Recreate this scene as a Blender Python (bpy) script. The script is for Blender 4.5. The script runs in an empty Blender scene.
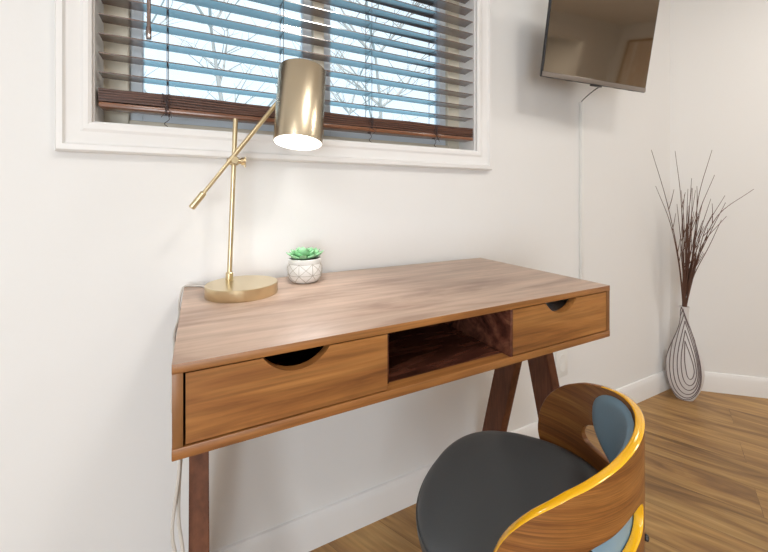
import bpy, bmesh, math, random
from mathutils import Vector, Matrix
R = math.radians
SC = bpy.context.scene
COL = SC.collection

# ------------------------------------------------------------------ camera, world, lights, exposure
cam_d = bpy.data.cameras.new('camera')
cam = bpy.data.objects.new('camera', cam_d); COL.objects.link(cam)
cam.location = (0, -1.04, 1.017)
cam.rotation_euler = (R(90), 0, -(math.pi/2 - 1.0978))
cam_d.sensor_width = 36; cam_d.sensor_fit = 'HORIZONTAL'
cam_d.lens = 363/768*36
cam_d.shift_y = -(276-197.5)/768
cam_d.clip_start = 0.02
SC.camera = cam
SC.view_settings.view_transform = 'Standard'
SC.view_settings.look = 'None'
SC.view_settings.gamma = 1
SC.view_settings.use_curve_mapping = False
SC.view_settings.exposure = -0.14

w = bpy.data.worlds.new('sky'); SC.world = w; w.use_nodes = True
bg = w.node_tree.nodes['Background']
bg.inputs['Color'].default_value = (0.86, 0.95, 1.0, 1); bg.inputs['Strength'].default_value = 1.5
sun_d = bpy.data.lights.new('sun', 'SUN'); sun_d.energy = 4.5; sun_d.angle = R(1); sun_d.color = (1, .97, .93)
sun = bpy.data.objects.new('sun', sun_d); COL.objects.link(sun); sun.rotation_euler = (R(30), 0, R(-15))

def area(name, loc, size, power, color, size_y=None, rot=None):
    d = bpy.data.lights.new(name, 'AREA'); d.shape = 'DISK'; d.size = size; d.energy = power; d.color = color
    if size_y: d.shape = 'RECTANGLE'; d.size_y = size_y
    o = bpy.data.objects.new(name, d); COL.objects.link(o); o.location = loc
    if rot: o.rotation_euler = rot
    return o
CEIL = 2.44
area('ceiling_glow', (0.75, -1.55, CEIL-0.125), 0.36, 14, (1.0, 0.95, 0.88))
area('ceiling_glow', (-1.0, -2.0, CEIL-0.125), 0.36, 11, (1.0, 0.97, 0.93))
area('ceiling_glow', (2.4, -1.3, CEIL-0.125), 0.36, 14, (1.0, 0.95, 0.88))
area('hallway_fill', (3.5, -3.90, 2.3), 0.3, 7, (1.0, 0.92, 0.82))  # added lamp without a fixture, lifts the dark hallway in the screen reflection
area('frontal_fill', (-1.05, -3.13, 0.80), 1.2, 43, (0.87, 0.94, 1.0), 1.3, (R(90), 0, 0))   # added frontal fill light, set before the made-up back window

# ------------------------------------------------------------------ helpers
def obj(name, bm, mat=None, parent=None, loc=None, smooth=30):
    me = bpy.data.meshes.new(name)
    bmesh.ops.recalc_face_normals(bm, faces=bm.faces)
    bm.to_mesh(me); bm.free()
    if mat is not None:
        for m in (mat if isinstance(mat, (list, tuple)) else [mat]): me.materials.append(m)
    if smooth:
        for p in me.polygons: p.use_smooth = True
        me.set_sharp_from_angle(angle=R(smooth))
    o = bpy.data.objects.new(name, me); COL.objects.link(o)
    if parent is not None: o.parent = parent
    if loc is not None: o.location = loc
    return o
def tag(o, label=None, cat=None, group=None, kind=None):
    if label: o['label'] = label
    if cat: o['category'] = cat
    if group: o['group'] = group
    if kind: o['kind'] = kind
    return o
def thing(name, label, cat, loc=(0, 0, 0), rz=0, group=None, kind=None):
    o = bpy.data.objects.new(name, None); COL.objects.link(o)
    o.location = loc; o.rotation_euler = (0, 0, rz); o.empty_display_size = .05
    return tag(o, label, cat, group, kind)
def box(bm, x0, x1, y0, y1, z0, z1, bev=0.0, seg=2, M=None):
    vs = [bm.verts.new((x, y, z)) for x in (x0, x1) for y in (y0, y1) for z in (z0, z1)]
    F = [(0, 1, 3, 2), (4, 6, 7, 5), (0, 4, 5, 1), (2, 3, 7, 6), (0, 2, 6, 4), (1, 5, 7, 3)]
    fs = [bm.faces.new([vs[i] for i in f]) for f in F]
    geom = vs
    if bev > 0:
        es = list({e for f in fs for e in f.edges})
        r = bmesh.ops.bevel(bm, geom=es, offset=bev, segments=seg, profile=.5, affect='EDGES')
        geom = list({v for f in r['faces'] for v in f.verts} | {v for v in vs if v.is_valid})
    if M is not None: bmesh.ops.transform(bm, matrix=M, verts=[v for v in geom if v.is_valid])
    return bm
def prism(bm, pts, axis, a0, a1):
    """extrude a closed 2D outline along an axis ('x','y','z')"""
    def mk(p, a):
        if axis == 'x': return (a, p[0], p[1])
        if axis == 'y': return (p[0], a, p[1])
        return (p[0], p[1], a)
    A = [bm.verts.new(mk(p, a0)) for p in pts]; B = [bm.verts.new(mk(p, a1)) for p in pts]
    bm.faces.new(A); bm.faces.new(B[::-1])
    n = len(pts)
    for i in range(n): bm.faces.new((A[i], B[i], B[(i+1) % n], A[(i+1) % n]))
    return bm
def tube(bm, pts, rad, seg=8, cap=True):
    pts = [Vector(p) for p in pts]
    rads = rad if isinstance(rad, (list, tuple)) else [rad]*len(pts)
    rings = []; t0 = (pts[1]-pts[0]).normalized()
    up = Vector((0, 0, 1)) if abs(t0.z) < .9 else Vector((1, 0, 0))
    nrm = t0.cross(up).normalized()
    for i, p in enumerate(pts):
        t = (pts[min(i+1, len(pts)-1)] - pts[max(i-1, 0)]).normalized()
        nrm = (nrm - t*nrm.dot(t)).normalized(); b = t.cross(nrm)
        rings.append([bm.verts.new(p + (nrm*math.cos(2*math.pi*k/seg) + b*math.sin(2*math.pi*k/seg))*rads[i]) for k in range(seg)])
    for a, b in zip(rings, rings[1:]):
        for k in range(seg): bm.faces.new((a[k], a[(k+1) % seg], b[(k+1) % seg], b[k]))
    if cap:
        bm.faces.new(rings[0][::-1]); bm.faces.new(rings[-1])
    return bm
def lathe(bm, prof, seg=48, M=None, closed=False):
    rings = []
    for r, z in prof:
        if r < 1e-6: rings.append([bm.verts.new((0, 0, z))])
        else: rings.append([bm.verts.new((r*math.cos(2*math.pi*k/seg), r*math.sin(2*math.pi*k/seg), z)) for k in range(seg)])
    pairs = list(zip(rings, rings[1:]))
    if closed: pairs.append((rings[-1], rings[0]))
    for a, b in pairs:
        for k in range(seg):
            k2 = (k+1) % seg
            if len(a) == 1 and len(b) == 1: continue
            if len(a) == 1: bm.faces.new((a[0], b[k2], b[k]))
            elif len(b) == 1: bm.faces.new((a[k], a[k2], b[0]))
            else: bm.faces.new((a[k], a[k2], b[k2], b[k]))
    if M is not None: bmesh.ops.transform(bm, matrix=M, verts=[v for r in rings for v in r])
    return bm
def smooth_path(pts, n=6):
    P = [Vector(p) for p in pts]; P = [P[0]*2-P[1]] + P + [P[-1]*2-P[-2]]; out = []
    for i in range(1, len(P)-2):
        for k in range(n):
            t = k/n
            out.append(.5*((2*P[i]) + (P[i+1]-P[i-1])*t + (2*P[i-1]-5*P[i]+4*P[i+1]-P[i+2])*t*t + (3*P[i]-P[i-1]-3*P[i+1]+P[i+2])*t**3))
    return out + [P[-2]]
def axis_matrix(p, d):
    """matrix that puts local +z along d at p"""
    return Matrix.Translation(Vector(p)) @ Vector(d).normalized().to_track_quat('Z', 'Y').to_matrix().to_4x4()

# ------------------------------------------------------------------ materials
def mat(name, color=(.8, .8, .8), rough=.5, metal=0.0, spec=.5, coat=0.0, coat_r=.1, emit=None, estr=1.0, bump=None, aniso=0):
    m = bpy.data.materials.new(name); m.use_nodes = True
    nt = m.node_tree; b = nt.nodes['Principled BSDF']
    b.inputs['Base Color'].default_value = (*color, 1); b.inputs['Roughness'].default_value = rough
    b.inputs['Metallic'].default_value = metal; b.inputs['Specular IOR Level'].default_value = spec
    b.inputs['Coat Weight'].default_value = coat; b.inputs['Coat Roughness'].default_value = coat_r
    b.inputs['Anisotropic'].default_value = aniso
    if emit: b.inputs['Emission Color'].default_value = (*emit, 1); b.inputs['Emission Strength'].default_value = estr
    if bump:
        sc, st, stretch = bump
        tc = nt.nodes.new('ShaderNodeTexCoord'); mp = nt.nodes.new('ShaderNodeMapping'); mp.inputs['Scale'].default_value = stretch
        no = nt.nodes.new('ShaderNodeTexNoise'); no.inputs['Scale'].default_value = sc; no.inputs['Detail'].default_value = 4
        bp = nt.nodes.new('ShaderNodeBump'); bp.inputs['Strength'].default_value = st; bp.inputs['Distance'].default_value = .002
        nt.links.new(tc.outputs['Object'], mp.inputs['Vector']); nt.links.new(mp.outputs[0], no.inputs['Vector'])
        nt.links.new(no.outputs['Fac'], bp.inputs['Height']); nt.links.new(bp.outputs[0], b.inputs['Normal'])
    return m
def wood(name, cols, stretch=(1.2, 14, 14), rot=(0, 0, 0), scale=2.0, rough=.4, coat=0.0, dist=1.2, fine=.25, off=(0, 0, 0), spec=.5):
    """cols: list of (pos, rgb) for the broad figure"""
    m = bpy.data.materials.new(name); m.use_nodes = True
    nt = m.node_tree; N = nt.nodes; L = nt.links; b = N['Principled BSDF']
    tc = N.new('ShaderNodeTexCoord'); mr = N.new('ShaderNodeMapping'); mr.inputs['Rotation'].default_value = rot
    mr.inputs['Location'].default_value = off
    mp = N.new('ShaderNodeMapping'); mp.inputs['Scale'].default_value = stretch
    L.new(tc.outputs['Object'], mr.inputs['Vector']); L.new(mr.outputs[0], mp.inputs['Vector'])
    n1 = N.new('ShaderNodeTexNoise'); n1.inputs['Scale'].default_value = scale; n1.inputs['Detail'].default_value = 5
    n1.inputs['Roughness'].default_value = .6; n1.inputs['Distortion'].default_value = dist
    cr = N.new('ShaderNodeValToRGB'); el = cr.color_ramp.elements
    while len(el) < len(cols): el.new(.5)
    for e, (p, c) in zip(el, cols): e.position = p; e.color = (*c, 1)
    L.new(mp.outputs[0], n1.inputs['Vector']); L.new(n1.outputs['Fac'], cr.inputs['Fac'])
    mp2 = N.new('ShaderNodeMapping'); mp2.inputs['Scale'].default_value = (stretch[0]*3, stretch[1]*9, stretch[2]*9)
    n2 = N.new('ShaderNodeTexNoise'); n2.inputs['Scale'].default_value = scale; n2.inputs['Detail'].default_value = 3
    L.new(mr.outputs[0], mp2.inputs['Vector']); L.new(mp2.outputs[0], n2.inputs['Vector'])
    r2 = N.new('ShaderNodeMapRange'); r2.inputs['From Min'].default_value = .35; r2.inputs['From Max'].default_value = .65
    r2.inputs['To Min'].default_value = 1-fine; r2.inputs['To Max'].default_value = 1+fine*.4
    L.new(n2.outputs['Fac'], r2.inputs['Value'])
    mx = N.new('ShaderNodeVectorMath'); mx.operation = 'SCALE'
    L.new(cr.outputs['Color'], mx.inputs[0]); L.new(r2.outputs[0], mx.inputs['Scale'])
    L.new(mx.outputs[0], b.inputs['Base Color'])
    bp = N.new('ShaderNodeBump'); bp.inputs['Strength'].default_value = .12; bp.inputs['Distance'].default_value = .001
    L.new(n2.outputs['Fac'], bp.inputs['Height']); L.new(bp.outputs[0], b.inputs['Normal'])
    b.inputs['Roughness'].default_value = rough; b.inputs['Coat Weight'].default_value = coat; b.inputs['Coat Roughness'].default_value = .12
    b.inputs['Specular IOR Level'].default_value = spec
    return m

M_wall = mat('wall_paint', (.83, .825, .815), .7, bump=(60, .12, (1, 1, 1)))
M_ceil = mat('ceiling_paint', (.85, .84, .82), .8)
M_trim = mat('white_trim', (.84, .83, .82), .4)
M_plastic = mat('white_plastic', (.82, .82, .80), .35)
M_vinyl = mat('cream_window_frame', (.72, .66, .54), .4)
M_sash = mat('pale_sash', (.66, .72, .78), .4)
M_desk = wood('desk_walnut', [(.22, (.11, .038, .012)), (.38, (.25, .096, .027)), (.55, (.33, .137, .038)), (.70, (.39, .175, .052)), (.85, (.20, .075, .023))],
              stretch=(.9, 6.5, 9), scale=2.1, rough=.38, dist=1.7, fine=.25)
M_top = wood('desk_top_glare_walnut', [(.22, (.24, .155, .12)), (.38, (.39, .265, .20)), (.52, (.52, .375, .29)), (.70, (.58, .43, .34)), (.85, (.42, .28, .20))],
              stretch=(.8, 3.4, 9), scale=1.8, rough=.46, dist=1.4, fine=.16, spec=.6, off=(0, .3, 0))  # walnut figure made paler and pinker: glare painted into the colour
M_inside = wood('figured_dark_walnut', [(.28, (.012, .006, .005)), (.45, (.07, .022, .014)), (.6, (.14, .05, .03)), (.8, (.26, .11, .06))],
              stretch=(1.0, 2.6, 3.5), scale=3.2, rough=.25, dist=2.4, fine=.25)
M_leg = wood('dark_leg_stain', [(.3, (.120, .042, .020)), (.7, (.19, .070, .032))], stretch=(12, 12, 1.0), scale=2, rough=.5, fine=.25, spec=.3)
M_dark = mat('dark_void', (.012, .011, .012), .6)
M_shell = wood('walnut_veneer', [(.25, (.13, .045, .013)), (.42, (.24, .088, .022)), (.6, (.33, .135, .034)), (.8, (.42, .19, .055))],
               stretch=(.8, .8, 22), scale=3.2, rough=.38, dist=.2, fine=.3)
M_edge = mat('golden_edge', (.95, .50, .012), .18, coat=.8, coat_r=.06)
M_seat = mat('charcoal_vinyl', (.078, .086, .092), .40, bump=(260, .06, (1, 1, 1)))
M_pad = mat('blue_grey_vinyl', (.22, .37, .49), .42, bump=(260, .05, (1, 1, 1)))
M_brass = mat('brushed_brass', (.70, .58, .37), .28, metal=1, bump=(30, .10, (1, 1, 30)))
M_brass_shade = mat('satin_brass_shade', (.62, .53, .39), .27, metal=1, aniso=.6)
M_black = mat('black_metal', (.02, .02, .022), .35)
M_slat = wood('mahogany_slat', [(.3, (.060, .020, .012)), (.7, (.13, .045, .022))], stretch=(1, 14, 14), scale=2.5, rough=.30, coat=1.0, fine=.3, spec=.8)
M_slat.node_tree.nodes['Principled BSDF'].inputs['Coat IOR'].default_value = 2.3
M_rail = wood('mahogany_rail', [(.3, (.17, .06, .025)), (.7, (.30, .12, .05))], stretch=(1, 14, 14), scale=2.5, rough=.3, coat=.6, fine=.3)
M_cord = mat('dark_cord', (.06, .04, .04), .7)
M_white_in = mat('shade_lining', (.9, .9, .88), .5)

def glass_mat():
    m = bpy.data.materials.new('window_glass'); m.use_nodes = True
    nt = m.node_tree; N = nt.nodes; L = nt.links
    N.remove(N['Principled BSDF']); out = N['Material Output']
    tr = N.new('ShaderNodeBsdfTransparent'); gl = N.new('ShaderNodeBsdfGlossy'); gl.inputs['Roughness'].default_value = .02
    tr.inputs['Color'].default_value = (.93, .97, 1, 1)
    fr = N.new('ShaderNodeFresnel'); fr.inputs['IOR'].default_value = 1.45; mx = N.new('ShaderNodeMixShader')
    L.new(fr.outputs[0], mx.inputs[0]); L.new(tr.outputs[0], mx.inputs[1]); L.new(gl.outputs[0], mx.inputs[2]); L.new(mx.outputs[0], out.inputs['Surface'])
    return m
M_glass = glass_mat()

def floor_mat():
    m = bpy.data.materials.new('plank_floor'); m.use_nodes = True
    nt = m.node_tree; N = nt.nodes; L = nt.links; b = N['Principled BSDF']
    tc = N.new('ShaderNodeTexCoord'); rt = N.new('ShaderNodeMapping'); rt.inputs['Rotation'].default_value = (0, 0, R(-115.6))
    L.new(tc.outputs['Object'], rt.inputs['Vector'])
    br = N.new('ShaderNodeTexBrick'); br.inputs['Scale'].default_value = 1.0; br.offset = .37
    br.inputs['Brick Width'].default_value = 1.2; br.inputs['Row Height'].default_value = .15
    br.inputs['Mortar Size'].default_value = .0008; br.inputs['Mortar Smooth'].default_value = .2
    br.inputs['Color1'].default_value = (.72, .72, .72, 1); br.inputs['Color2'].default_value = (1.12, 1.12, 1.12, 1); br.inputs['Mortar'].default_value = (.35, .35, .35, 1)
    L.new(rt.outputs[0], br.inputs['Vector'])
    # offset the grain per plank
    add = N.new('ShaderNodeVectorMath'); add.operation = 'MULTIPLY_ADD'; add.inputs[1].default_value = (7, 7, 7)
    L.new(br.outputs['Color'], add.inputs[0]); L.new(rt.outputs[0], add.inputs[2])
    mp = N.new('ShaderNodeMapping'); mp.inputs['Scale'].default_value = (1.0, 5.5, 1); L.new(add.outputs[0], mp.inputs['Vector'])
    n1 = N.new('ShaderNodeTexNoise'); n1.inputs['Scale'].default_value = 1.8; n1.inputs['Detail'].default_value = 7; n1.inputs['Distortion'].default_value = 1.8
    L.new(mp.outputs[0], n1.inputs['Vector'])
    cr = N.new('ShaderNodeValToRGB'); el = cr.color_ramp.elements; el.new(.5); el.new(.6)
    for e, (p, c) in zip(el, [(.28, (.20, .10, .036)), (.44, (.32, .172, .060)), (.58, (.43, .245, .085)), (.75, (.56, .35, .135))]): e.position = p; e.color = (*c, 1)
    L.new(n1.outputs['Fac'], cr.inputs['Fac'])
    mp2 = N.new('ShaderNodeMapping'); mp2.inputs['Scale'].default_value = (3, 60, 1); L.new(add.outputs[0], mp2.inputs['Vector'])
    n2 = N.new('ShaderNodeTexNoise'); n2.inputs['Scale'].default_value = 1.5; n2.inputs['Detail'].default_value = 3; L.new(mp2.outputs[0], n2.inputs['Vector'])
    r2 = N.new('ShaderNodeMapRange'); r2.inputs['From Min'].default_value = .3; r2.inputs['From Max'].default_value = .7; r2.inputs['To Min'].default_value = .8; r2.inputs['To Max'].default_value = 1.15
    L.new(n2.outputs['Fac'], r2.inputs['Value'])
    m1 = N.new('ShaderNodeMix'); m1.data_type = 'RGBA'; m1.blend_type = 'MULTIPLY'; m1.inputs[0].default_value = .75
    L.new(cr.outputs[0], m1.inputs[6]); L.new(br.outputs['Color'], m1.inputs[7])
    s = N.new('ShaderNodeVectorMath'); s.operation = 'SCALE'; L.new(m1.outputs[2], s.inputs[0]); L.new(r2.outputs[0], s.inputs['Scale'])
    L.new(s.outputs[0], b.inputs['Base Color'])
    bp = N.new('ShaderNodeBump'); bp.inputs['Strength'].default_value = .15; bp.inputs['Distance'].default_value = .001
    L.new(n2.outputs['Fac'], bp.inputs['Height']); L.new(bp.outputs[0], b.inputs['Normal'])
    b.inputs['Roughness'].default_value = .38
    return m
M_floor = floor_mat()

# ------------------------------------------------------------------ the room
CORNER = Vector((2.266, 0)); WD = Vector((math.cos(R(-42.2)), math.sin(R(-42.2))))
XE = 4.4; k_e = (XE-CORNER.x)/WD.x; P2 = CORNER + WD*k_e
YB = -3.15; XW = -1.9
OX0, OX1, OZ0, OZ1 = -.2137, .9097, 1.187, 2.12          # window opening
WT = .16                                                # wall thickness
def struct(name, bm, m, label, cat, smooth=0):
    o = obj(name, bm, m, smooth=smooth); return tag(o, label, cat, kind='structure')

poly = [(XW-.12, .16), (CORNER.x+.08, .16), (XE+.15, P2.y+.2), (XE+.15, YB-.1), (4.3, YB-.1), (4.3, YB-1.5), (2.8, YB-1.5), (2.8, YB-.1), (XW-.12, YB-.1)]
bm = bmesh.new(); prism(bm, poly, 'z', -.1, 0); struct('floor', bm, M_floor, 'brown wood plank floor running diagonally', 'floor')
bm = bmesh.new(); prism(bm, poly, 'z', CEIL, CEIL+.1); struct('ceiling', bm, M_ceil, 'plain white ceiling', 'ceiling')
bm = bmesh.new()
box(bm, XW-.12, OX0, 0, WT, 0, CEIL); box(bm, OX1, CORNER.x, 0, WT, 0, CEIL)
box(bm, OX0, OX1, 0, WT, 0, OZ0); box(bm, OX0, OX1, 0, WT, OZ1, CEIL)
bmesh.ops.remove_doubles(bm, verts=bm.verts, dist=1e-5)
struct('wall_window_side', bm, M_wall, 'off-white painted wall holding the window behind the desk', 'wall')
nr = Vector((-WD.y, WD.x))                                # outward normal of the angled wall
bm = bmesh.new(); a = CORNER; b_ = P2
prism(bm, [tuple(a), tuple(b_), tuple(b_+nr*.12), tuple(a+nr*.12)], 'z', 0, CEIL)
struct('wall_right', bm, M_wall, 'off-white painted wall turning away at an angle behind the vase', 'wall')
bm = bmesh.new(); box(bm, XE, XE+.12, YB, P2.y, 0, CEIL); struct('wall_far_right', bm, M_wall, 'off-white side wall reflected in the television', 'wall')
bm = bmesh.new(); box(bm, XW-.12, XW, YB, 0, 0, CEIL); struct('wall_left', bm, M_wall, 'off-white wall at the left end of the room', 'wall')
DX0, DX1, DZ = 3.10, 3.90, 2.20
WX0, WX1, WZ0, WZ1 = -1.75, -.35, .1, 1.5
bm = bmesh.new(); box(bm, XW, WX0, YB-.1, YB, 0, CEIL); box(bm, WX1, DX0, YB-.1, YB, 0, CEIL); box(bm, WX0, WX1, YB-.1, YB, 0, WZ0); box(bm, WX0, WX1, YB-.1, YB, WZ1, CEIL); box(bm, DX1, XE, YB-.1, YB, 0, CEIL); box(bm, DX0, DX1, YB-.1, YB, DZ, CEIL)
struct('wall_back', bm, M_wall, 'off-white back wall with a doorway', 'wall')
bm = bmesh.new(); box(bm, 2.8, 4.3, YB-1.5, YB-1.4, 0, CEIL); box(bm, 2.75, 2.8, YB-1.5, YB-.1, 0, CEIL); box(bm, 4.3, 4.35, YB-1.5, YB-.1, 0, CEIL)
struct('wall_hallway', bm, M_wall, 'hallway wall beyond the doorway', 'wall')
# door casing
bm = bmesh.new(); cw = .13
box(bm, DX0-cw, DX0, YB, YB+.02, 0, DZ+cw, .003); box(bm, DX1, DX1+cw, YB, YB+.02, 0, DZ+cw, .003); box(bm, DX0, DX1, YB, YB+.02, DZ, DZ+cw, .003)
box(bm, DX0, DX0+.015, YB-.1, YB, 0, DZ); box(bm, DX1-.015, DX1, YB-.1, YB, 0, DZ); box(bm, DX0+.015, DX1-.015, YB-.1, YB, DZ-.015, DZ)
struct('trim_2', bm, M_trim, 'white casing around the doorway', 'door trim')
# baseboards
BP = [(0, 0), (.014, 0), (.014, .078), (.010, .090), (.006, .097), (0, .099)]
def baseboard(name, a, b, n_in, label):
    a = Vector(a); b = Vector(b); n = Vector(n_in); bm = bmesh.new()
    A = [bm.verts.new((a.x+n.x*d, a.y+n.y*d, z)) for d, z in BP]; B = [bm.verts.new((b.x+n.x*d, b.y+n.y*d, z)) for d, z in BP]
    bm.faces.new(A); bm.faces.new(B[::-1])
    for i in range(len(BP)): j = (i+1) % len(BP); bm.faces.new((A[i], B[i], B[j], A[j]))
    struct(name, bm, M_trim, label, 'baseboard', smooth=25)
baseboard('baseboard_window_side', (XW, 0), (CORNER.x-.004, 0), (0, -1), 'white baseboard along the window wall')
baseboard('baseboard_right', CORNER+WD*.004, P2, -nr, 'white baseboard along the angled right wall')
baseboard('baseboard_far_right', (XE, P2.y), (XE, YB), (-1, 0), 'white baseboard on the far side wall')

# ------------------------------------------------------------------ window
# casing: profile swept round the opening
prof = [(.062, 0), (.062, .020), (.058, .026), (.048, .026), (.044, .019), (.040, .017), (.020, .014), (.014, .017), (.006, .016), (0, .012), (0, 0)]
bm = bmesh.new()
cor = [(OX0, OZ0, -1, -1), (OX1, OZ0, 1, -1), (OX1, OZ1, 1, 1), (OX0, OZ1, -1, 1)]
rings = [[bm.verts.new((cx+sx*d, -t, cz+sz*d*(1.11 if sz < 0 else 1))) for d, t in prof] for cx, cz, sx, sz in cor]
for i in range(4):
    A, B = rings[i], rings[(i+1) % 4]
    for k in range(len(prof)):
        j = (k+1) % len(prof); bm.faces.new((A[k], B[k], B[j], A[j]))
struct('trim_1', bm, M_trim, 'white moulded casing around the window', 'window trim', smooth=25)
win = thing('window_1', 'wide cream-framed window with two panes behind the wooden blind', 'window', kind='structure')
def frame_rect(bm, x0, x1, z0, z1, y0, y1, t, bev=.003):
    box(bm, x0, x0+t, y0, y1, z0, z1, bev); box(bm, x1-t, x1, y0, y1, z0, z1, bev)
    box(bm, x0+t, x1-t, y0, y1, z0, z0+t, bev); box(bm, x0+t, x1-t, y0, y1, z1-t, z1, bev)
bm = bmesh.new(); frame_rect(bm, OX0, OX1, OZ0-.025, OZ1, .09, .15, .055); obj('window_frame', bm, M_vinyl, win, smooth=0)
bm = bmesh.new(); box(bm, .325, .360, .085, .15, OZ0+.030, OZ1-.055, .002); obj('mullion', bm, M_vinyl, win, smooth=0)
for x0, x1 in ((OX0+.055, .325), (.360, OX1-.055)):
    bm = bmesh.new(); frame_rect(bm, x0, x1, OZ0+.030, OZ1-.055, .105, .14, .028, .002)
    s = obj('sash', bm, M_sash, win, smooth=0)
    bm = bmesh.new(); box(bm, x0+.026, x1-.026, .121, .125, OZ0+.052, OZ1-.081); obj('pane', bm, M_glass, s, smooth=0)
bm = bmesh.new(); box(bm, OX0, OX1, 0, .09, OZ0-.0, OZ0+.004); box(bm, OX0, OX0+.003, 0, .09, OZ0+.004, OZ1); box(bm, OX1-.003, OX1, 0, .09, OZ0+.004, OZ1)
obj('jamb_lining', bm, M_trim, win, smooth=0)

added_win = thing('added_window', 'large white-framed window added unseen in the back wall behind the fill light', 'window', kind='structure')  # unseen window, added as a surround for the frontal fill
bm = bmesh.new(); frame_rect(bm, WX0, WX1, WZ0, WZ1, YB-.09, YB-.03, .06); box(bm, -1.08, -1.02, YB-.09, YB-.03, WZ0+.06, WZ1-.06); obj('window_frame', bm, M_trim, added_win, smooth=0)
bm = bmesh.new(); box(bm, WX0+.055, WX1-.055, YB-.065, YB-.06, WZ0+.055, WZ1-.055); obj('pane', bm, M_glass, added_win, smooth=0)
# ------------------------------------------------------------------ blind
blind = thing('window_blind', 'dark brown wooden slat blind hanging in the window', 'window blind', (0, 0, 0))
SX0, SX1 = -.205, .902; YN, YF = .003, .047
CX = [-.0685, .214, .4895, .7393]
def slat(z, tilt, wob=0.0, t=.0014):
    bm = bmesh.new(); n = 24; half = (YF-YN)/2; ym = (YN+YF)/2
    rows = []
    for i in range(n+1):
        x = SX0+(SX1-SX0)*i/n; dz = wob*math.sin(i*.9+z*900)
        row = []
        for s in (-1, -.5, 0, .5, 1):
            row.append((x, ym+s*half*math.cos(tilt), z+dz-s*half*math.sin(tilt)+.0012*(1-s*s)))
        rows.append(row)
    T = [[bm.verts.new((x, y, zz+t)) for x, y, zz in r] for r in rows]; B = [[bm.verts.new((x, y, zz-t)) for x, y, zz in r] for r in rows]
    for i in range(n):
        for j in range(4):
            bm.faces.new((T[i][j], T[i+1][j], T[i+1][j+1], T[i][j+1])); bm.faces.new((B[i][j], B[i][j+1], B[i+1][j+1], B[i+1][j]))
        bm.faces.new((T[i][0], B[i][0], B[i+1][0], T[i+1][0])); bm.faces.new((T[i][4], T[i+1][4], B[i+1][4], B[i][4]))
    for i in (0, n):
        for j in range(4): bm.faces.new((T[i][j], T[i][j+1], B[i][j+1], B[i][j]))
    return bm
zs = [1.3065+.0447*k for k in range(17)]
for z in zs: obj('slat', slat(z, R(1.5)), M_slat, blind)
M_stack = wood('mahogany_slat_front', [(.3, (.05, .018, .012)), (.7, (.17, .07, .04))], stretch=(1, 14, 90), scale=2.5, rough=.4, fine=.5)
for k in range(5): obj('slat', slat(1.2425+.0064*k, R(1), .0011, .0026), M_stack, blind)
bm = bmesh.new(); box(bm, SX0, SX1, YN-.002, YF+.002, 1.2265, 1.2385, .003); obj('bottom_rail', bm, M_rail, blind)
bm = bmesh.new(); box(bm, SX0, SX1, .0, .055, 2.062, 2.115, .003); obj('headrail', bm, M_rail, blind)
for x in CX:
    bm = bmesh.new()
    for y in (YN-.002, YF+.002):
        tube(bm, smooth_path([(x, y, 2.07), (x+.0005, y, 1.8), (x, y, 1.5), (x, y, 1.235)], 4), .0009, 5)
    for z in zs: tube(bm, [(x, YN-.002, z+.001), (x, YF+.002, z-.006)], .0008, 4)
    obj('ladder_cord', bm, M_cord, blind)
    bm = bmesh.new()
    random.seed(int(x*1000)+5)
    for q in range(3):
        pts = [(x+random.uniform(-.004, .004), YN-.003, 1.235)]
        for j in range(5): pts.append((x+random.uniform(-.013, .013), YN-.004-random.random()*.004, 1.268-.013*j+random.uniform(-.006, .004)))
        tube(bm, smooth_path(pts, 5), .0008, 5)
    pts = [(x, .02, 1.2265), (x+.004, .012, 1.212), (x-.006, .008, 1.2), (x+.001, .007, 1.193)]
    tube(bm, smooth_path(pts, 5), .0009, 5)
    lathe(bm, [(0, -.004), (.006, -.003), (.006, .0), (0, .0005)], 12, Matrix.Translation((x, .02, 1.2265)))
    obj('cord_tail', bm, M_cord, blind)
bm = bmesh.new(); tube(bm, [(-.106, -.004, 2.07), (-.106, -.004, 1.402)], .0042, 8); lathe(bm, [(0, 0), (.0055, .002), (.0055, .03), (.004, .034), (0, .034)], 12, Matrix.Translation((-.106, -.004, 1.396)))
obj('tilt_wand', bm, M_slat, blind)

# ------------------------------------------------------------------ ceiling lights (above the picture)
M_diff = mat('lit_diffuser', (.9, .9, .88), .5, emit=(1, .95, .88), estr=3)
for x, y, lab in ((.75, -1.55, 'round flush ceiling light above the desk chair'), (-1.0, -2.0, 'round flush ceiling light at the left end of the room'), (2.4, -1.3, 'round flush ceiling light nearest the angled right wall')):
    t = thing('ceiling_light', lab, 'ceiling light', (x, y, CEIL), group='round ceiling lights')
    bm = bmesh.new(); lathe(bm, [(0, 0), (.21, 0), (.21, -.03), (.2, -.035), (0, -.035)], 48); obj('housing', bm, M_plastic, t)
    bm = bmesh.new(); lathe(bm, [(.195, -.035), (.19, -.075), (.16, -.10), (0, -.115)], 48); obj('diffuser', bm, M_diff, t)

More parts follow.
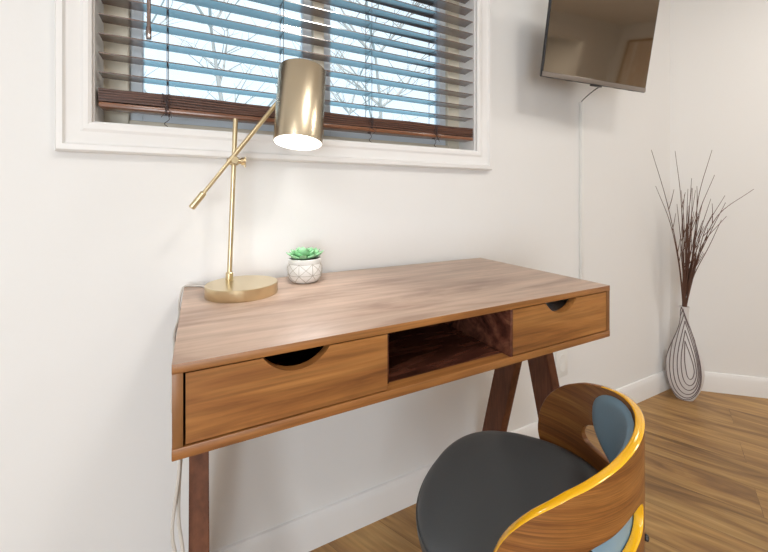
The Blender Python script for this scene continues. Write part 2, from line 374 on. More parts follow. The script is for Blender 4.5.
# ------------------------------------------------------------------ outdoors
M_ground = mat('cold_ground', (.27, .50, .61), .9, bump=(3, .5, (1, 1, 1)))
bm = bmesh.new(); box(bm, -30, 40, .6, 60, -1.2, -1.0); o = struct('ground_outside', bm, M_ground, 'pale cold ground outside the window', 'ground')
M_bark = mat('pale_bark', (.42, .39, .36), .9)
def bare_tree(x, y, h, seed, label):
    random.seed(seed); bm = bmesh.new()
    def br(p, d, l, r, lev):
        pts = [p]; q = Vector(p); dd = Vector(d)
        for i in range(4):
            dd = (dd+Vector((random.uniform(-.15, .15), random.uniform(-.15, .15), random.uniform(-.02, .12)))).normalized(); q = q+dd*l/4; pts.append(q.copy())
        tube(bm, pts, [r*(1-.15*i) for i in range(5)], 5 if lev else 7, cap=False)
        if lev < 3:
            for k in range([9, 5, 4][lev]):
                i = random.randint(1 if lev else 1, 4); a = random.uniform(0, 6.28)
                nd = (dd*.55+Vector((math.cos(a), math.sin(a), random.uniform(.0, .7)))).normalized()
                br(pts[i], nd, l*random.uniform(.35, .6), r*.45, lev+1)
    br(Vector((0, 0, 0)), (0, 0, 1), h, .12, 0)
    o = obj('bare_tree', bm, M_bark, loc=(x, y, -1.0))
    tag(o, label, 'tree', 'bare trees outside the window')
for i, (x, y, h) in enumerate([(-4.0, 12, 7.5), (1.2, 13, 8), (6.6, 12, 7.5), (14, 15, 8.5), (8, 21, 10)]):
    bare_tree(x, y, h, 11+i, ['leafless pale tree seen through the left end of the blind', 'leafless pale tree seen through the blind above the lamp shade', 'leafless pale tree seen through the right half of the blind, nearest one', 'leafless pale tree seen through the right end of the blind', 'leafless pale tree furthest back, behind the right half of the blind'][i])

# ------------------------------------------------------------------ desk
DXL, DXR, DYF, DYB = -.0313, .9187, -.4884, -.0194
ZT, ZB = .797, .669
desk = thing('desk', 'walnut veneer writing desk with two drawers, an open cubby and splayed legs', 'desk', (.4437, -.2539, 0))
def dobj(name, bm, m, parent=desk, smooth=30):
    bmesh.ops.translate(bm, verts=bm.verts, vec=(-.4437, .2539, 0)); return obj(name, bm, m, parent, smooth=smooth)
bm = bmesh.new(); box(bm, DXL, DXR, DYF, DYB, .7835, ZT, .0012)
# top face gets the walnut with glare in its colour, front edge the warmer one
o = dobj('desk_top', bm, [M_desk, M_top], smooth=30)
for p in o.data.polygons:
    if p.normal.z > .5: p.material_index = 1
bm = bmesh.new(); box(bm, DXL, DXR, DYF, DYB, ZB, .6845, .0012); dobj('bottom_panel', bm, M_desk)
M_deskv = wood('desk_walnut_upright', [(.25, (.15, .062, .021)), (.5, (.23, .10, .034)), (.75, (.29, .135, .048))], stretch=(9, 9, .9), scale=2, rough=.38, fine=.22)
for x0, x1 in ((DXL, -.0175), (.9050, DXR)):
    bm = bmesh.new(); box(bm, x0+.0004, x1-.0004, DYF+.0006, DYB, .6845, .7835, .0006); dobj('side_panel', bm, M_deskv)
for x0, x1 in ((.2905, .3035), (.5790, .5852)):
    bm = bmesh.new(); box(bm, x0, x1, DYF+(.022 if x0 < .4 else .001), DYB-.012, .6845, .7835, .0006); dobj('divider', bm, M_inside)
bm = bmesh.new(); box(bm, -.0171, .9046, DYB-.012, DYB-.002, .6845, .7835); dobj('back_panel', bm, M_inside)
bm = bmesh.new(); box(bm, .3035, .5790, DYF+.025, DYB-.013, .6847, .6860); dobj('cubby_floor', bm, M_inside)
def drawer(x0, x1, cx, r):
    """front panel with a shallow arc cut-out at its top edge, box behind it"""
    z0, z1 = .6870, .7818
    pts = [(x0, z0), (x1, z0), (x1, z1)]
    d = .0275; rr = (r*r+d*d)/(2*d); n = 24; ha = math.asin(r/rr)
    for i in range(n+1):
        a = ha-2*ha*i/n
        pts.append((cx+rr*math.sin(a), z1-(rr*math.cos(a)-(rr-d))))
    pts.append((x0, z1))
    bm = bmesh.new(); prism(bm, pts, 'y', DYF+.001, DYF+.018)
    bmesh.ops.translate(bm, verts=bm.verts, vec=(0, 0, 0))
    return dobj('drawer', bm, M_desk, smooth=20)
for (x0, x1, cx, r, dark) in ((-.0150, .2895, .1355, .051, True), (.5860, .9035, .7380, .052, False)):
    dr = drawer(x0, x1, cx, r)
    bm = bmesh.new(); y0, y1 = DYF+.019, DYB-.05; a, b2 = x0+.012, x1-.012
    box(bm, a, b2, y0, y1, .6862, .6910); box(bm, a, a+.01, y0, y1, .691, .765); box(bm, b2-.01, b2, y0, y1, .691, .765); box(bm, a+.01, b2-.01, y1-.01, y1, .691, .765)
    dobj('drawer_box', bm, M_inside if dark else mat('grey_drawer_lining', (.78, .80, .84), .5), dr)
for sx in (-.0140, .8710):
    for s in (-1, 1):
        bm = bmesh.new(); c0 = -.2539
        # sloped leg: rectangular section .063 deep, .026 wide, slope 0.25
        zt, zb = ZB-.0002, 0.0; off = .0230
        yt, yb = c0+s*off, c0+s*(off+.25*zt)
        prof_ = [(yt-.0380, zt), (yt+.0380, zt), (yb+.0380, zb), (yb-.0380, zb)]
        prism(bm, prof_, 'x', sx, sx+.0305)
        bmesh.ops.bevel(bm, geom=list(bm.edges), offset=.0015, segments=2, affect='EDGES')
        dobj('leg', bm, M_leg)

bm = bmesh.new(); box(bm, .66, .86, -.455, -.20, .6915, .745, .002)
o = obj('paper_stack', bm, mat('white_paper', (.80, .82, .86), .7)); tag(o, 'pale stack of paper inside the right desk drawer, seen through its cut-out', 'paper')

# ------------------------------------------------------------------ desk lamp
LB = Vector((.0900, -.150, ZT))
lamp = thing('desk_lamp', 'brass desk lamp with a cylinder shade, switched on, at the left of the desk', 'desk lamp', tuple(LB))
LY = .045                                                  # plane of pole and arm, relative to the base centre
bm = bmesh.new(); lathe(bm, [(0, 0), (.0775, 0), (.078, .001), (.078, .0240), (.0772, .025), (0, .025)], 96); obj('base', bm, M_brass, lamp)
PX = -.0245
pole_b = Vector((PX, LY, .025)); pole_t = Vector((PX+.014, LY, .408))
d = (pole_t-pole_b).normalized()
bm = bmesh.new(); lathe(bm, [(0, 0), (.0085, 0), (.0085, .016), (.007, .018), (0, .018)], 24, axis_matrix(pole_b, d)); obj('collar', bm, M_brass, lamp)
bm = bmesh.new(); tube(bm, [pole_b+d*.010, pole_b+d*.3, pole_t], .0056, 20); obj('pole', bm, M_brass, lamp)
J = pole_b+d*.282                                         # joint
Ja = J+Vector((0, -.014, 0))
bm = bmesh.new()
lathe(bm, [(0, -.010), (.0095, -.010), (.0105, -.008), (.0105, .008), (.0095, .010), (0, .010)], 24, axis_matrix(J, (0, 0, 1)))
lathe(bm, [(0, -.030), (.0075, -.030), (.0085, -.027), (.0085, .010), (0, .010)], 24, axis_matrix(J, (0, 1, 0)))
lathe(bm, [(0, -.028), (.0055, -.028), (.0065, -.026), (.0065, .008), (0, .008)], 20, axis_matrix(J+Vector((-.008, 0, 0)), (-1, 0, 0)))
jo = obj('joint', bm, M_brass, lamp)
bm = bmesh.new()
lathe(bm, [(0, -.004), (.009, -.004), (.0095, 0), (.009, .004), (0, .004)], 20, axis_matrix(J+Vector((.020, 0, 0)), (1, 0, 0)))
box(bm, .023, .027, -.003, .003, -.014, .011, .001, M=Matrix.Translation(J)); obj('knob', bm, M_brass, jo)
# arm
A0 = Vector((-.104, LY-.020, .196)); A1 = Vector((.090, LY-.020, .4630))
ad = (A1-A0).normalized()
bm = bmesh.new(); tube(bm, [A0+ad*.02, (A0+A1)/2, A1], .0042, 16); tube(bm, [A0+ad*.13, A1-ad*.004], .0052, 16); ar = obj('arm', bm, M_brass, lamp)
bm = bmesh.new(); tube(bm, [A0, A0+ad*.002, A0+ad*.042, A0+ad*.044], [.005, .0072, .0072, .005], 20); obj('counterweight', bm, M_brass, ar)
# shade
SB = Vector((.1206, -.0316, .3491)); ST = Vector((.1395, -.0005, .5330)); sd = (ST-SB).normalized(); SL = (ST-SB).length; SR = .0570
bm = bmesh.new(); lathe(bm, [(SR-.0015, 0), (SR, 0), (SR, SL-.004), (SR-.001, SL-.001), (SR-.004, SL), (0, SL), (0, SL-.002), (SR-.005, SL-.002), (SR-.0015, SL-.005)], 96, axis_matrix(SB, sd), closed=False)
sh = obj('lamp_shade', bm, M_brass_shade, lamp)
bm = bmesh.new(); lathe(bm, [(SR-.0018, .0005), (SR-.0018, SL-.006), (0, SL-.006)], 64, axis_matrix(SB, sd)); obj('shade_lining', bm, M_white_in, sh)
bm = bmesh.new(); lathe(bm, [(0, .010), (.018, .014), (.028, .026), (.030, .038), (.026, .052), (.015, .07), (.013, .09), (0, .09)], 32, axis_matrix(SB, sd))
M_bulb = mat('lit_bulb', (1, 1, 1), .5, emit=(1, .98, .97), estr=14); obj('bulb', bm, M_bulb, sh)
bm = bmesh.new(); lathe(bm, [(0, .0901), (.014, .0901), (.014, SL-.007), (0, SL-.007)], 24, axis_matrix(SB, sd)); obj('socket', bm, M_plastic, sh)
ld = bpy.data.lights.new('lamp_bulb_light', 'SPOT'); ld.energy = 3.0; ld.spot_size = R(105); ld.spot_blend = .6; ld.shadow_soft_size = .028; ld.color = (1, .97, .96)
lo = bpy.data.objects.new('lamp_bulb_light', ld); COL.objects.link(lo); lo.parent = lamp
lo.matrix_local = axis_matrix(SB+sd*.004, sd)
# lamp cord: along the back edge, down beside the desk, hanging below
M_wcord = mat('clear_white_cord', (.60, .57, .53), .35)
bm = bmesh.new()
pts = [(.030, -.11, .8005), (.012, -.05, .7995), (-.01, -.030, .7995), (-.028, -.026, .7995), (-.0345, -.045, .795), (-.0375, -.12, .784), (-.0345, -.20, .775), (-.0385, -.28, .768), (-.0345, -.36, .755), (-.0365, -.39, .70), (-.030, -.38, .655), (-.026, -.40, .60), (-.036, -.39, .50), (-.028, -.38, .42), (-.037, -.37, .3), (-.036, -.2, .08), (-.03, -.05, .012)]
tube(bm, smooth_path(pts, 6), .0026, 8)
o = obj('power_cord', bm, M_wcord); tag(o, 'thin whitish lamp cord running off the desk back and down its left side', 'cord')
bm = bmesh.new()
pts = [(-.020, -.395, .664), (-.0195, -.395, .64), (-.025, -.392, .60), (-.0275, -.39, .52), (-.022, -.385, .46), (-.018, -.38, .38), (-.022, -.36, .25), (-.03, -.2, .05), (-.1, -.06, .01)]
tube(bm, smooth_path(pts, 6), .0026, 8)
o = obj('power_cord', bm, M_wcord); tag(o, 'second whitish cord hanging beside the left desk leg, nearest the leg', 'cord')

# ------------------------------------------------------------------ potted succulent
pot = thing('potted_succulent', 'small green succulent in a white pot with thin geometric lines', 'potted plant', (.2490, -.097, ZT))
pot.scale = (1.09, 1.09, .96)
def pr(z):
    pts = [(0, .027), (.004, .032), (.015, .0385), (.03, .0410), (.045, .0400), (.054, .0375), (.058, .036)]
    for (a, ra), (b, rb) in zip(pts, pts[1:]):
        if z <= b: return ra+(rb-ra)*(z-a)/(b-a)
    return pts[-1][1]
M_pot = mat('white_ceramic', (.84, .84, .82), .35)
bm = bmesh.new(); lathe(bm, [(0, 0), (.025, 0)]+[(pr(z), z) for z in (.001, .004, .01, .015, .022, .03, .038, .045, .050, .054)]+[(.0375, .0545), (.0385, .0555), (.0385, .063), (.037, .0645), (.0345, .064), (.0335, .055), (0, .055)], 64)
po = obj('pot', bm, M_pot, pot)
bm = bmesh.new(); n = 8; M_line = mat('grey_gold_line', (.45, .42, .37), .4)
def onpot(a, z): r = pr(z)+.0002; return (r*math.cos(a), r*math.sin(a), z)
def pl(a0, z0, a1, z1): tube(bm, [onpot(a0+(a1-a0)*t/8, z0+(z1-z0)*t/8) for t in range(9)], .0006, 4)
for k in range(n):
    a = 2*math.pi*(k)/n+.2; s = math.pi*2/n
    pl(a, .052, a+s, .022); pl(a+s, .052, a, .022); pl(a, .022, a+s, .022); pl(a, .052, a+s, .052); pl(a, .022, a+s/2, .004); pl(a+s, .022, a+s/2, .004)
    pl(a, .022, a, .052)
obj('pattern_line', bm, M_line, po)
M_leaf = mat('succulent_green', (.30, .60, .33), .45); M_soil = mat('soil', (.10, .07, .05), .9)
bm = bmesh.new(); lathe(bm, [(0, .0602), (.0335, .0602), (.0335, .0555), (0, .0555)], 24); obj('soil', bm, M_soil, po)
def leaf(bm, base, ang, el, L, W):
    d = Vector((math.cos(ang)*math.cos(el), math.sin(ang)*math.cos(el), math.sin(el))); s = Vector((-math.sin(ang), math.cos(ang), 0)); u = s.cross(d)*-1
    rr = []
    for t, wv in ((0, .35), (.25, .75), (.55, 1), (.8, .7), (.93, .3)):
        c = Vector(base)+d*L*t+Vector((0, 0, 1))*L*.22*t*t
        rr.append([bm.verts.new(c+s*W*wv*math.cos(q)+u*W*.35*wv*math.sin(q)) for q in [i*math.pi/4 for i in range(8)]])
    tip = bm.verts.new(Vector(base)+d*L+Vector((0, 0, 1))*L*.24)
    for A, B in zip(rr, rr[1:]):
        for i in range(8): bm.faces.new((A[i], A[(i+1) % 8], B[(i+1) % 8], B[i]))
    for i in range(8): bm.faces.new((rr[-1][i], rr[-1][(i+1) % 8], tip))
    bm.faces.new(rr[0])
random.seed(4)
for (cx, cy, sc, el0) in ((-.006, -.004, 1.0, 0), (.016, .004, .85, .25), (-.004, .014, .8, .2)):
    bm = bmesh.new()
    for ring, (cnt, el, L) in enumerate(((7, .25, .034), (6, .60, .028), (5, .95, .022), (2, 1.3, .016))):
        for k in range(cnt): leaf(bm, (cx, cy, .061+.002*ring), 2*math.pi*(k+.5*ring)/cnt+random.uniform(-.15, .15), el+el0*.5+random.uniform(-.06, .06), L*sc*1.22, .0115*sc)
    obj('rosette', bm, M_leaf, pot)

# ------------------------------------------------------------------ chair
chair = thing('desk_chair', 'bentwood desk chair with charcoal seat, wraparound walnut back and golden edge', 'chair', (.5358, -.5147, 0), R(120.9))
# local +x = facing direction; rear of the shell at -x
CR = .216; TH = .0062
TOP = [(0, .653), (12, .650), (25, .643), (36, .633), (43, .6255), (48, .619), (54, .611), (60, .599), (67, .583), (73, .5625), (77, .543), (80, .520), (81.8, .497), (82.6, .470)]
BOT = [(0, .385), (55, .388), (68, .397), (75, .408), (79, .421), (81.5, .438), (82.6, .458)]
HT = [(10.5, .526), (11, .540), (12.5, .548), (16, .5545), (20, .557), (26, .5555), (32, .550), (38, .5445), (44, .540), (48, .535), (51.5, .527), (54, .517), (55, .505)]
HB = [(10.5, .524), (11, .513), (12.5, .507), (16, .502), (20, .499), (26, .494), (32, .489), (38, .486), (44, .484), (48, .4845), (51.5, .487), (54, .494), (55, .503)]
def ip(T, a):
    for i in range(len(T)-1):
        (x0, y0), (x1, y1) = T[i], T[i+1]
        if a <= x1+1e-9:
            h = x1-x0; s = (y1-y0)/h
            def lim(sa, sb): return 0 if sa*sb <= 0 else 2*sa*sb/(sa+sb)
            m0 = lim((y0-T[i-1][1])/(x0-T[i-1][0]), s) if i > 0 else (0 if T is TOP or T is BOT else s*1.5)
            m1 = lim(s, (T[i+2][1]-y1)/(T[i+2][0]-x1)) if i+2 < len(T) else s*1.5
            t = (a-x0)/h
            return (2*t**3-3*t*t+1)*y0+(t**3-2*t*t+t)*h*m0+(-2*t**3+3*t*t)*y1+(t**3-t*t)*h*m1
    return T[-1][1]
angs = sorted(set([0, 3, 6, 9]+[h[0] for h in HT]+[14, 18, 23, 29, 35, 41, 46, 50, 53, 54.6]+[58, 61, 64, 67, 70, 73, 75, 77, 78.5, 80, 81, 81.8, 82.3, 82.6]))
angs = [-a for a in angs[::-1] if a > 0]+angs
def sp(a, z, r): return (-r*math.cos(R(a)), -r*math.sin(R(a)), z)
NV = 5
def column(a):
    A = abs(a); t, b = ip(TOP, A), ip(BOT, A)
    if HT[0][0] <= A <= HT[-1][0]: ht, hb, hole = ip(HT, A), ip(HB, A), True
    else:
        m = .525 if A < 20 else .504-.0014*max(0, A-55)*.9
        ht = hb = m; hole = False
    up = [ht+(t-ht)*k/NV for k in range(NV+1)]; lo_ = [b+(hb-b)*k/NV for k in range(NV+1)]
    return up, lo_, hole
cols = [(a,)+column(a) for a in angs]
bm = bmesh.new(); cache = {}
def V(a, z, r):
    k = (round(a, 3), round(z, 5), r)
    if k not in cache: cache[k] = bm.verts.new(sp(a, z, r))
    return cache[k]
def quad(vs):
    u = []
    for v in vs:
        if v not in u: u.append(v)
    if len(u) > 2:
        try: bm.faces.new(u)
        except ValueError: pass
for c0_, c1_ in zip(cols, cols[1:]):
    for r in (CR-TH, CR+TH):
        for band in (1, 2):
            for k in range(NV): quad([V(c0_[0], c0_[band][k], r), V(c1_[0], c1_[band][k], r), V(c1_[0], c1_[band][k+1], r), V(c0_[0], c0_[band][k+1], r)])
shell = obj('backrest_shell', bm, M_shell, chair, smooth=40)
# edge strips
def strip(bm, path, closed=True):
    """path: list of (angle, z); outward direction is taken in the unrolled plane"""
    n = len(path); rows = []
    for i, (a, z) in enumerate(path):
        p0 = path[(i-1) % n]; p1 = path[(i+1) % n]
        tx, tz = (p1[0]-p0[0])*CR*math.pi/180, p1[1]-p0[1]; l = math.hypot(tx, tz) or 1
        nx, nz = tz/l, -tx/l
        row = []
        for r, b in ((-TH-.0002, 0), (-TH*.95, .0006), (-TH*.6, .0012), (0, .0015), (TH*.6, .0012), (TH*.95, .0006), (TH+.0002, 0)):
            row.append(bm.verts.new(sp(a+nx*b/CR*180/math.pi, z+nz*b, CR+r)))
        rows.append(row)
    for i in range(n):
        A, B = rows[i], rows[(i+1) % n]
        for k in range(6): bm.faces.new((A[k], B[k], B[k+1], A[k+1]))
fa = [a for a in angs]
outer = [(a, ip(BOT, abs(a))) for a in fa]+[(a, ip(TOP, abs(a))) for a in fa[::-1]]
bm = bmesh.new(); strip(bm, outer); eb = obj('edge_band', bm, [M_edge, M_shell], shell, smooth=50)
for p in eb.data.polygons:                                # the edge turns from golden to walnut on the far arm
    if -math.degrees(math.atan2(p.center.y, -p.center.x)) > 40: p.material_index = 1
ha = [a for a in angs if HT[0][0] <= a <= HT[-1][0]]
for s in (1, -1):
    hp = [(s*a, ip(HT, a)) for a in ha]+[(s*a, ip(HB, a)) for a in ha[::-1]]
    if s < 0: hp = hp[::-1]
    bm = bmesh.new(); strip(bm, hp); obj('hole_edge', bm, M_edge if s < 0 else M_shell, shell, smooth=50)
# pad on the inside of the back
bm = bmesh.new(); pc, pa, ph = .562, 47.0, .077; NU, NR = 48, 10
def padpt(u, t, side):
    ex = 2.6; c, s_ = math.cos(u), math.sin(u)
    a = pa*t*math.copysign(abs(c)**(2/ex), c); z = pc+ph*t*math.copysign(abs(s_)**(2/ex), s_)
    z += .004*(1-abs(a)/pa)*(1 if s_ > 0 else 0)
    th = .014*(1-t**5)**.5 if side else 0.0
    return sp(a, z, CR-TH-.0015-th)
for side in (0, 1):
    cen = bm.verts.new(padpt(0, 0, side)); prev = None
    for j in range(1, NR+1):
        t = (j/NR)**.7
        if j == NR: t = 1.0
        ring = [bm.verts.new(padpt(2*math.pi*k/NU, t, side)) for k in range(NU)]
        for k in range(NU):
            if prev is None: bm.faces.new((cen, ring[k], ring[(k+1) % NU]))
            else: bm.faces.new((prev[k], ring[k], ring[(k+1) % NU], prev[(k+1) % NU]))
        prev = ring
bmesh.ops.remove_doubles(bm, verts=bm.verts, dist=2e-5)
obj('backrest_pad', bm, M_pad, chair, smooth=60)
for a in (-3.8,):
    for z in (.473,):
        bm = bmesh.new(); p = sp(a, z, CR+TH)
        dd = Vector((p[0], p[1], 0)).normalized(); lathe(bm, [(0, 0), (.0045, 0), (.0052, .002), (.0045, .0045), (.002, .006), (0, .006)], 16, axis_matrix(p, dd)); obj('bolt', bm, M_black, chair)
# seat
def seat_r(u):
    c, s_ = math.cos(u), math.sin(u)      # c: towards front
    rx = .158 if c > 0 else .205; ry = .1995; ex = 2.25
    return (abs(c/rx)**ex+abs(s_/ry)**ex)**(-1/ex)
bm = bmesh.new(); NU = 72
prof_s = [(0, .452), (.2, .4518), (.45, .4512), (.68, .4505), (.82, .449), (.90, .4465), (.955, .4415), (.985, .434), (1.0, .422), (1.0, .408), (.985, .398), (.96, .394), (.5, .394), (0, .394)]
prev = None
for t, z in prof_s:
    if t == 0: ring = [bm.verts.new((0, 0, z))]
    else:
        ring = []
        for k in range(NU):
            u = 2*math.pi*k/NU; r = seat_r(u)*t
            zz = z
            if z > .43: zz += .024*max(0, .25-math.cos(u))/1.25*t*t - .004*max(0, math.cos(u))**2*t*t
            ring.append(bm.verts.new((r*math.cos(u), r*math.sin(u), zz)))
    if prev:
        for k in range(NU):
            k2 = (k+1) % NU
            if len(prev) == 1: bm.faces.new((prev[0], ring[k], ring[k2]))
            elif len(ring) == 1: bm.faces.new((prev[k], ring[0], prev[k2]))
            else: bm.faces.new((prev[k], ring[k], ring[k2], prev[k2]))
    prev = ring
st = obj('seat', bm, M_seat, chair, smooth=60)
bm = bmesh.new(); pts = [(seat_r(2*math.pi*k/96)*1.0*math.cos(2*math.pi*k/96), seat_r(2*math.pi*k/96)*math.sin(2*math.pi*k/96), .424) for k in range(97)]
tube(bm, pts, .0016, 6, cap=False); obj('piping', bm, M_seat, st)
bm = bmesh.new(); lathe(bm, [(0, .374), (.15, .374), (.155, .378), (.155, .390), (.15, .3938), (0, .3938)], 48); obj('seat_base', bm, M_shell, chair)
bm = bmesh.new(); lathe(bm, [(0, .33), (.06, .33), (.06, .374), (0, .374)], 32); obj('swivel', bm, M_black, chair)
for k in range(4):
    a = math.pi/4+k*math.pi/2; bm = bmesh.new()
    c, s_ = math.cos(a), math.sin(a)
    tube(bm, smooth_path([(.02*c, .02*s_, .345), (.10*c, .10*s_, .335), (.15*c, .15*s_, .28), (.185*c, .185*s_, .12), (.20*c, .20*s_, .0)], 5), [.015]*8+[.014]*5+[.013]*4+[.012]*4, 12)
    obj('leg', bm, M_shell, chair)
bm = bmesh.new(); box(bm, -.2105, -.13, -.03, .03, .368, .3738, .002); box(bm, -.2090, -.203, -.03, .03, .3738, .384, .001); obj('back_bracket', bm, M_black, chair)

# ------------------------------------------------------------------ television
a = R(5.4); tl = R(9.2)
wv = Vector((math.cos(a), -math.sin(a), 0)); nv0 = Vector((-math.sin(a), -math.cos(a), 0))
up = nv0*math.sin(tl)+Vector((0, 0, 1))*math.cos(tl); nv = nv0*math.cos(tl)-Vector((0, 0, 1))*math.sin(tl)
BL = Vector((1.0813, -.150, 1.4468)); TW, THh = .553, .365
tv = thing('television', 'flat black television tilted down on a wall bracket, screen off', 'television', tuple(BL))
Mx = Matrix((( wv.x, up.x, nv.x, 0), (wv.y, up.y, nv.y, 0), (wv.z, up.z, nv.z, 0), (0, 0, 0, 1)))   # local x=width y=up z=out
def tobj(name, bm, m, parent=tv):
    bmesh.ops.transform(bm, matrix=Mx, verts=bm.verts); return obj(name, bm, m, parent)
M_tvb = mat('tv_casing', (.035, .036, .04), .3); M_bez = mat('tv_lower_bezel', (.30, .26, .23), .3, metal=.5)
bm = bmesh.new(); box(bm, 0, TW, 0, THh, -.009, 0, .002); box(bm, .05, TW-.05, .03, THh-.08, -.045, -.009, .008); tobj('casing', bm, M_tvb)
bm = bmesh.new(); box(bm, .001, TW-.001, .001, .0175, .0002, .0022, .0008); tobj('lower_bezel', bm, M_bez)
bm = bmesh.new(); box(bm, .005, TW-.005, .018, THh-.005, .0002, .0014)
M_scr = mat('dark_glossy_screen', (.44, .37, .29), .05, metal=1.0); tobj('screen', bm, M_scr)
bm = bmesh.new(); box(bm, TW/2-.028, TW/2+.028, -.006, .0, -.009, .0, .001); tobj('sensor_bar', bm, M_black)
for x in (.03, .12, .38, .46):
    bm = bmesh.new(); box(bm, x, x+.035, -.0006, .0003, -.007, -.002); tobj('slot', bm, M_black)
bk = thing('tv_bracket', 'black wall bracket holding the television from behind', 'bracket', (1.36, 0, 1.62))
bm = bmesh.new(); box(bm, -.04, .04, -.012, 0, -.09, .09, .002); obj('wall_plate', bm, M_black, bk)
bm = bmesh.new(); tube(bm, [(0, -.012, 0), (0, -.10, 0)], .012, 12); obj('arm', bm, M_black, bk)
bm = bmesh.new(); box(bm, TW/2-.05, TW/2+.05, .12, .22, -.052, -.0455, .001); bmesh.ops.transform(bm, matrix=Matrix.Translation(BL-Vector((1.36, 0, 1.62))) @ Mx, verts=bm.verts); obj('screen_plate', bm, M_black, bk)
bm = bmesh.new(); tube(bm, smooth_path([(1.385, -.175, 1.4495), (1.42, -.12, 1.447), (1.475, -.05, 1.445), (1.505, -.012, 1.440), (1.512, -.009, 1.430)], 6), .0022, 8)
o = obj('tv_cable', bm, M_black); tag(o, 'short black cable from the television into the white cord cover', 'cable')
bm = bmesh.new(); box(bm, 1.503, 1.520, -.013, 0, .60, 1.440, .002); o = obj('cord_cover', bm, M_plastic); tag(o, 'slim white cord channel running down the wall below the television', 'cord cover')
# outlet plate
ot = thing('wall_outlet', 'white wall outlet plate on the wall between desk leg and chair', 'outlet', (1.385, 0, .31))
bm = bmesh.new(); box(bm, -.036, .036, -.006, 0, -.058, .058, .002); pl_ = obj('plate', bm, M_plastic, ot)
for dz in (-.02, .02):
    bm = bmesh.new(); lathe(bm, [(0, -.0075), (.0165, -.0075), (.017, -.006), (0, -.006)], 24, Matrix.Translation((0, 0, dz)) @ Matrix.Rotation(R(-90), 4, 'X')); obj('receptacle', bm, M_plastic, pl_)

# ------------------------------------------------------------------ vase and branches
VC = Vector((2.200, -.093, 0)); va = math.atan2(-1.04-VC.y, 0-VC.x)     # faces the room
vase = thing('floor_vase', 'tall white-grey teardrop floor vase carved with nested drop grooves, in the corner', 'vase', tuple(VC), va+math.pi/2)
# local: -y faces the camera side, x = width
VP = [(0, .036), (.006, .040), (.03, .053), (.06, .065), (.10, .0745), (.14, .077), (.18, .0745), (.22, .0665), (.26, .054), (.30, .040), (.335, .0285), (.365, .021), (.40, .0165), (.43, .0165), (.455, .0185), (.464, .0205)]
def vw(z):
    for (z0, w0), (z1, w1) in zip(VP, VP[1:]):
        if z <= z1: return w0+(w1-w0)*(z-z0)/(z1-z0)
    return VP[-1][1]
def vd(z): return min(vw(z)*.96, .018+vw(z)*.42)
M_vase = mat('whitewashed_ceramic', (.68, .655, .65), .6, bump=(40, .25, (1, 1, 6)))
M_groove = mat('dark_groove', (.16, .12, .12), .8)
bm = bmesh.new(); seg = 48; rings = []
zz = [0, .004, .012]+[.02+.012*i for i in range(37)]+[.464]
for z in zz:
    rings.append([bm.verts.new((vw(z)*math.cos(2*math.pi*k/seg), vd(z)*math.sin(2*math.pi*k/seg), z)) for k in range(seg)])
for A, B in zip(rings, rings[1:]):
    for k in range(seg): bm.faces.new((A[k], A[(k+1) % seg], B[(k+1) % seg], B[k]))
bm.faces.new(rings[0])
inn = [bm.verts.new((v.co.x*.78, v.co.y*.78, .464)) for v in rings[-1]]; inb = [bm.verts.new((v.co.x*.75, v.co.y*.75, .38)) for v in rings[-1]]
for A, B in ((rings[-1], inn), (inn, inb)):
    for k in range(seg): bm.faces.new((A[k], A[(k+1) % seg], B[(k+1) % seg], B[k]))
bm.faces.new(inb)
vb = obj('vase_body', bm, M_vase, vase, smooth=50)
def onv(x, z, side=-1, lift=.0006):
    w_ = vw(z); q = max(0, 1-(x/w_)**2); return (x, side*(vd(z)*math.sqrt(q)+lift), z)
# nested drops: (centre x, bottom z, top z, half width, neck x)
for i, (cx, zb, zt, hw, nx) in enumerate([(.022, .118, .300, .017, .002), (.018, .086, .350, .030, .003), (.013, .060, .395, .042, .002), (.007, .036, .430, .053, -.002), (.002, .016, .455, .063, -.006), (-.004, .004, .463, .073, -.011)]):
    for side in (-1, 1):
        bm = bmesh.new(); pts = []; n = 60
        for k in range(n+1):
            t = k/n*2*math.pi                                     # start at the top
            vz = (1-math.cos(t))/2                                # 0 top .. 1 bottom
            z = zt+(zb-zt)*vz
            wd = hw*1.3*math.sin(t)*(math.sin(t/2)**1.3)
            x = nx+(cx-nx)*min(1, vz*1.3)-wd
            x = max(-vw(z)*.985, min(vw(z)*.985, x)); pts.append(onv(x, z, side))
        tube(bm, pts, .0019, 5, cap=False); obj('groove', bm, M_groove, vb)
# branches: tip offsets seen from the room: dx across, height
M_twig = mat('dark_dried_twig', (.12, .055, .035), .7)
random.seed(21)
named = [((1.867, -.108, 1.237), 'tall dried branch leaning furthest left, topmost on that side'), ((1.952, -.084, 1.072), 'dried branch curving out low at the left of the bunch'),
         ((2.105, -.095, 1.248), 'tall straight dried branch rising left of centre'), ((2.243, -.188, 1.25), 'tall dried branch rising right of centre to the highest tip'),
         ((2.262, -.333, 1.056), 'long thin dried branch bending furthest out to the right'), ((2.203, -.213, 1.125), 'dried branch with an upright tip right of the bunch centre'), ((2.255, -.239, .928), 'dried branch leaning right, lowest tip on that side')]
rest = []
for i in range(24):
    dx = random.uniform(-.12, .13); sh_ = random.uniform(.03, .10)+max(0, -dx)*.5
    rest.append(((VC.x+.8902*dx-.4557*sh_, VC.y-.4557*dx-.8902*sh_, random.uniform(.82, 1.13)-abs(dx)*.5), None))
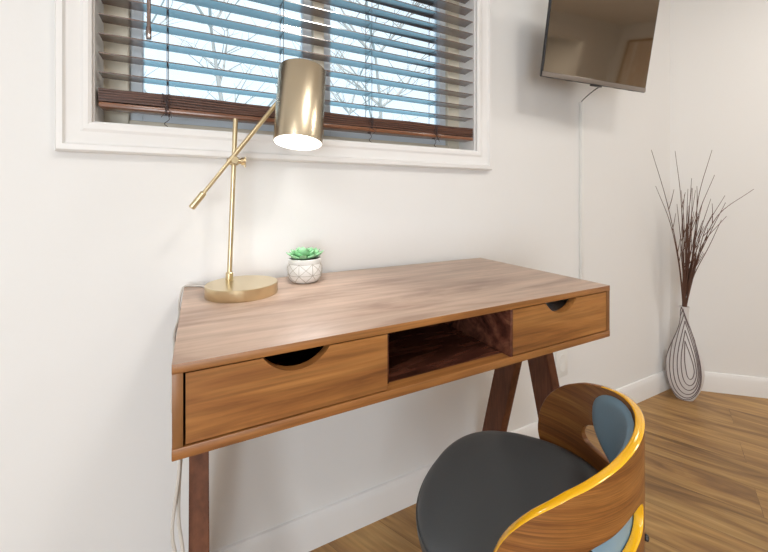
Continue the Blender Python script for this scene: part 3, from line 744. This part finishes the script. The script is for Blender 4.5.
for i, (tip, lab) in enumerate(named+rest):
    d_ = Vector(tip)-Vector((VC.x, VC.y, .47))
    ba = 2*math.pi*i/7.0; br_ = .004+.007*((i*5) % 7)/7
    base = Vector((br_*math.cos(ba), br_*math.sin(ba), .385)); neck = Vector((base.x*.9+d_.x*.02, base.y*.9+d_.y*.02, .47))
    bow = .75 if lab else .9
    m1 = Vector((d_.x*.33*bow, d_.y*.33*bow, .47+d_.z*.36))+Vector((random.uniform(-.009, .009), random.uniform(-.009, .009), 0))
    m2 = Vector((d_.x*.66*bow, d_.y*.66*bow, .47+d_.z*.70))+Vector((random.uniform(-.011, .011), random.uniform(-.011, .011), 0))
    if i == 4: m1 = Vector((d_.x*.22, d_.y*.22, .47+d_.z*.42)); m2 = Vector((d_.x*.5, d_.y*.5, .47+d_.z*.78))
    pts = smooth_path([base, neck, m1, m2, Vector((d_.x, d_.y, tip[2]))], 5); nP = len(pts)
    bm = bmesh.new(); tube(bm, pts, [.0031*(1-.70*k/(nP-1)) for k in range(nP)], 5)
    for sh_i in range(2 if tip[2] > .95 else 1):                # short side shoots
        q = pts[int(nP*(.5+.18*sh_i))]; e = q+Vector((random.uniform(-.03, .03), random.uniform(-.035, .0), random.uniform(.05, .11))); tube(bm, [q, (q+e)/2+Vector((.003, 0, 0)), e], [.0018, .0014, .0009], 5)
    o = obj('dried_branch', bm, M_twig, loc=tuple(VC))
    tag(o, lab or 'thin dark dried branch in the dense middle of the bunch in the teardrop vase', 'dried branch', 'dried branches in the floor vase')

# ------------------------------------------------------------------ pictures seen only in the television's reflection
def picture(name, cx, cy, cz, w_, h_, rz, label, art):
    t = thing(name, label, 'picture', (cx, cy, cz), rz)
    bm = bmesh.new(); f = .025
    box(bm, -w_/2, -w_/2+f, -.02, 0, -h_/2, h_/2, .002); box(bm, w_/2-f, w_/2, -.02, 0, -h_/2, h_/2, .002); box(bm, -w_/2+f, w_/2-f, -.02, 0, -h_/2, -h_/2+f, .002); box(bm, -w_/2+f, w_/2-f, -.02, 0, h_/2-f, h_/2, .002)
    obj('frame', bm, mat('picture_frame_wood', (.45, .30, .16), .4), t)
    bm = bmesh.new(); box(bm, -w_/2+f, w_/2-f, -.010, -.001, -h_/2+f, h_/2-f); obj('print', bm, art, t)
art1 = wood('striped_art', [(.35, (.85, .81, .72)), (.5, (.72, .55, .42)), (.62, (.85, .81, .74))], stretch=(6, 6, .8), scale=1.5, fine=.05)
art2 = wood('plain_art', [(.3, (.75, .60, .45)), (.7, (.85, .8, .75))], stretch=(2, 2, 2), scale=1.5, fine=.05)
picture('wall_picture', XE-.001, -2.68, 1.85, .6, .8, R(90)+math.pi*0-math.pi, 'framed print with reddish streaks on the side wall', art1)
picture('wall_picture', 3.75, YB-1.399, 1.6, .4, .5, math.pi, 'small framed print on the hallway wall beyond the doorway', art2)
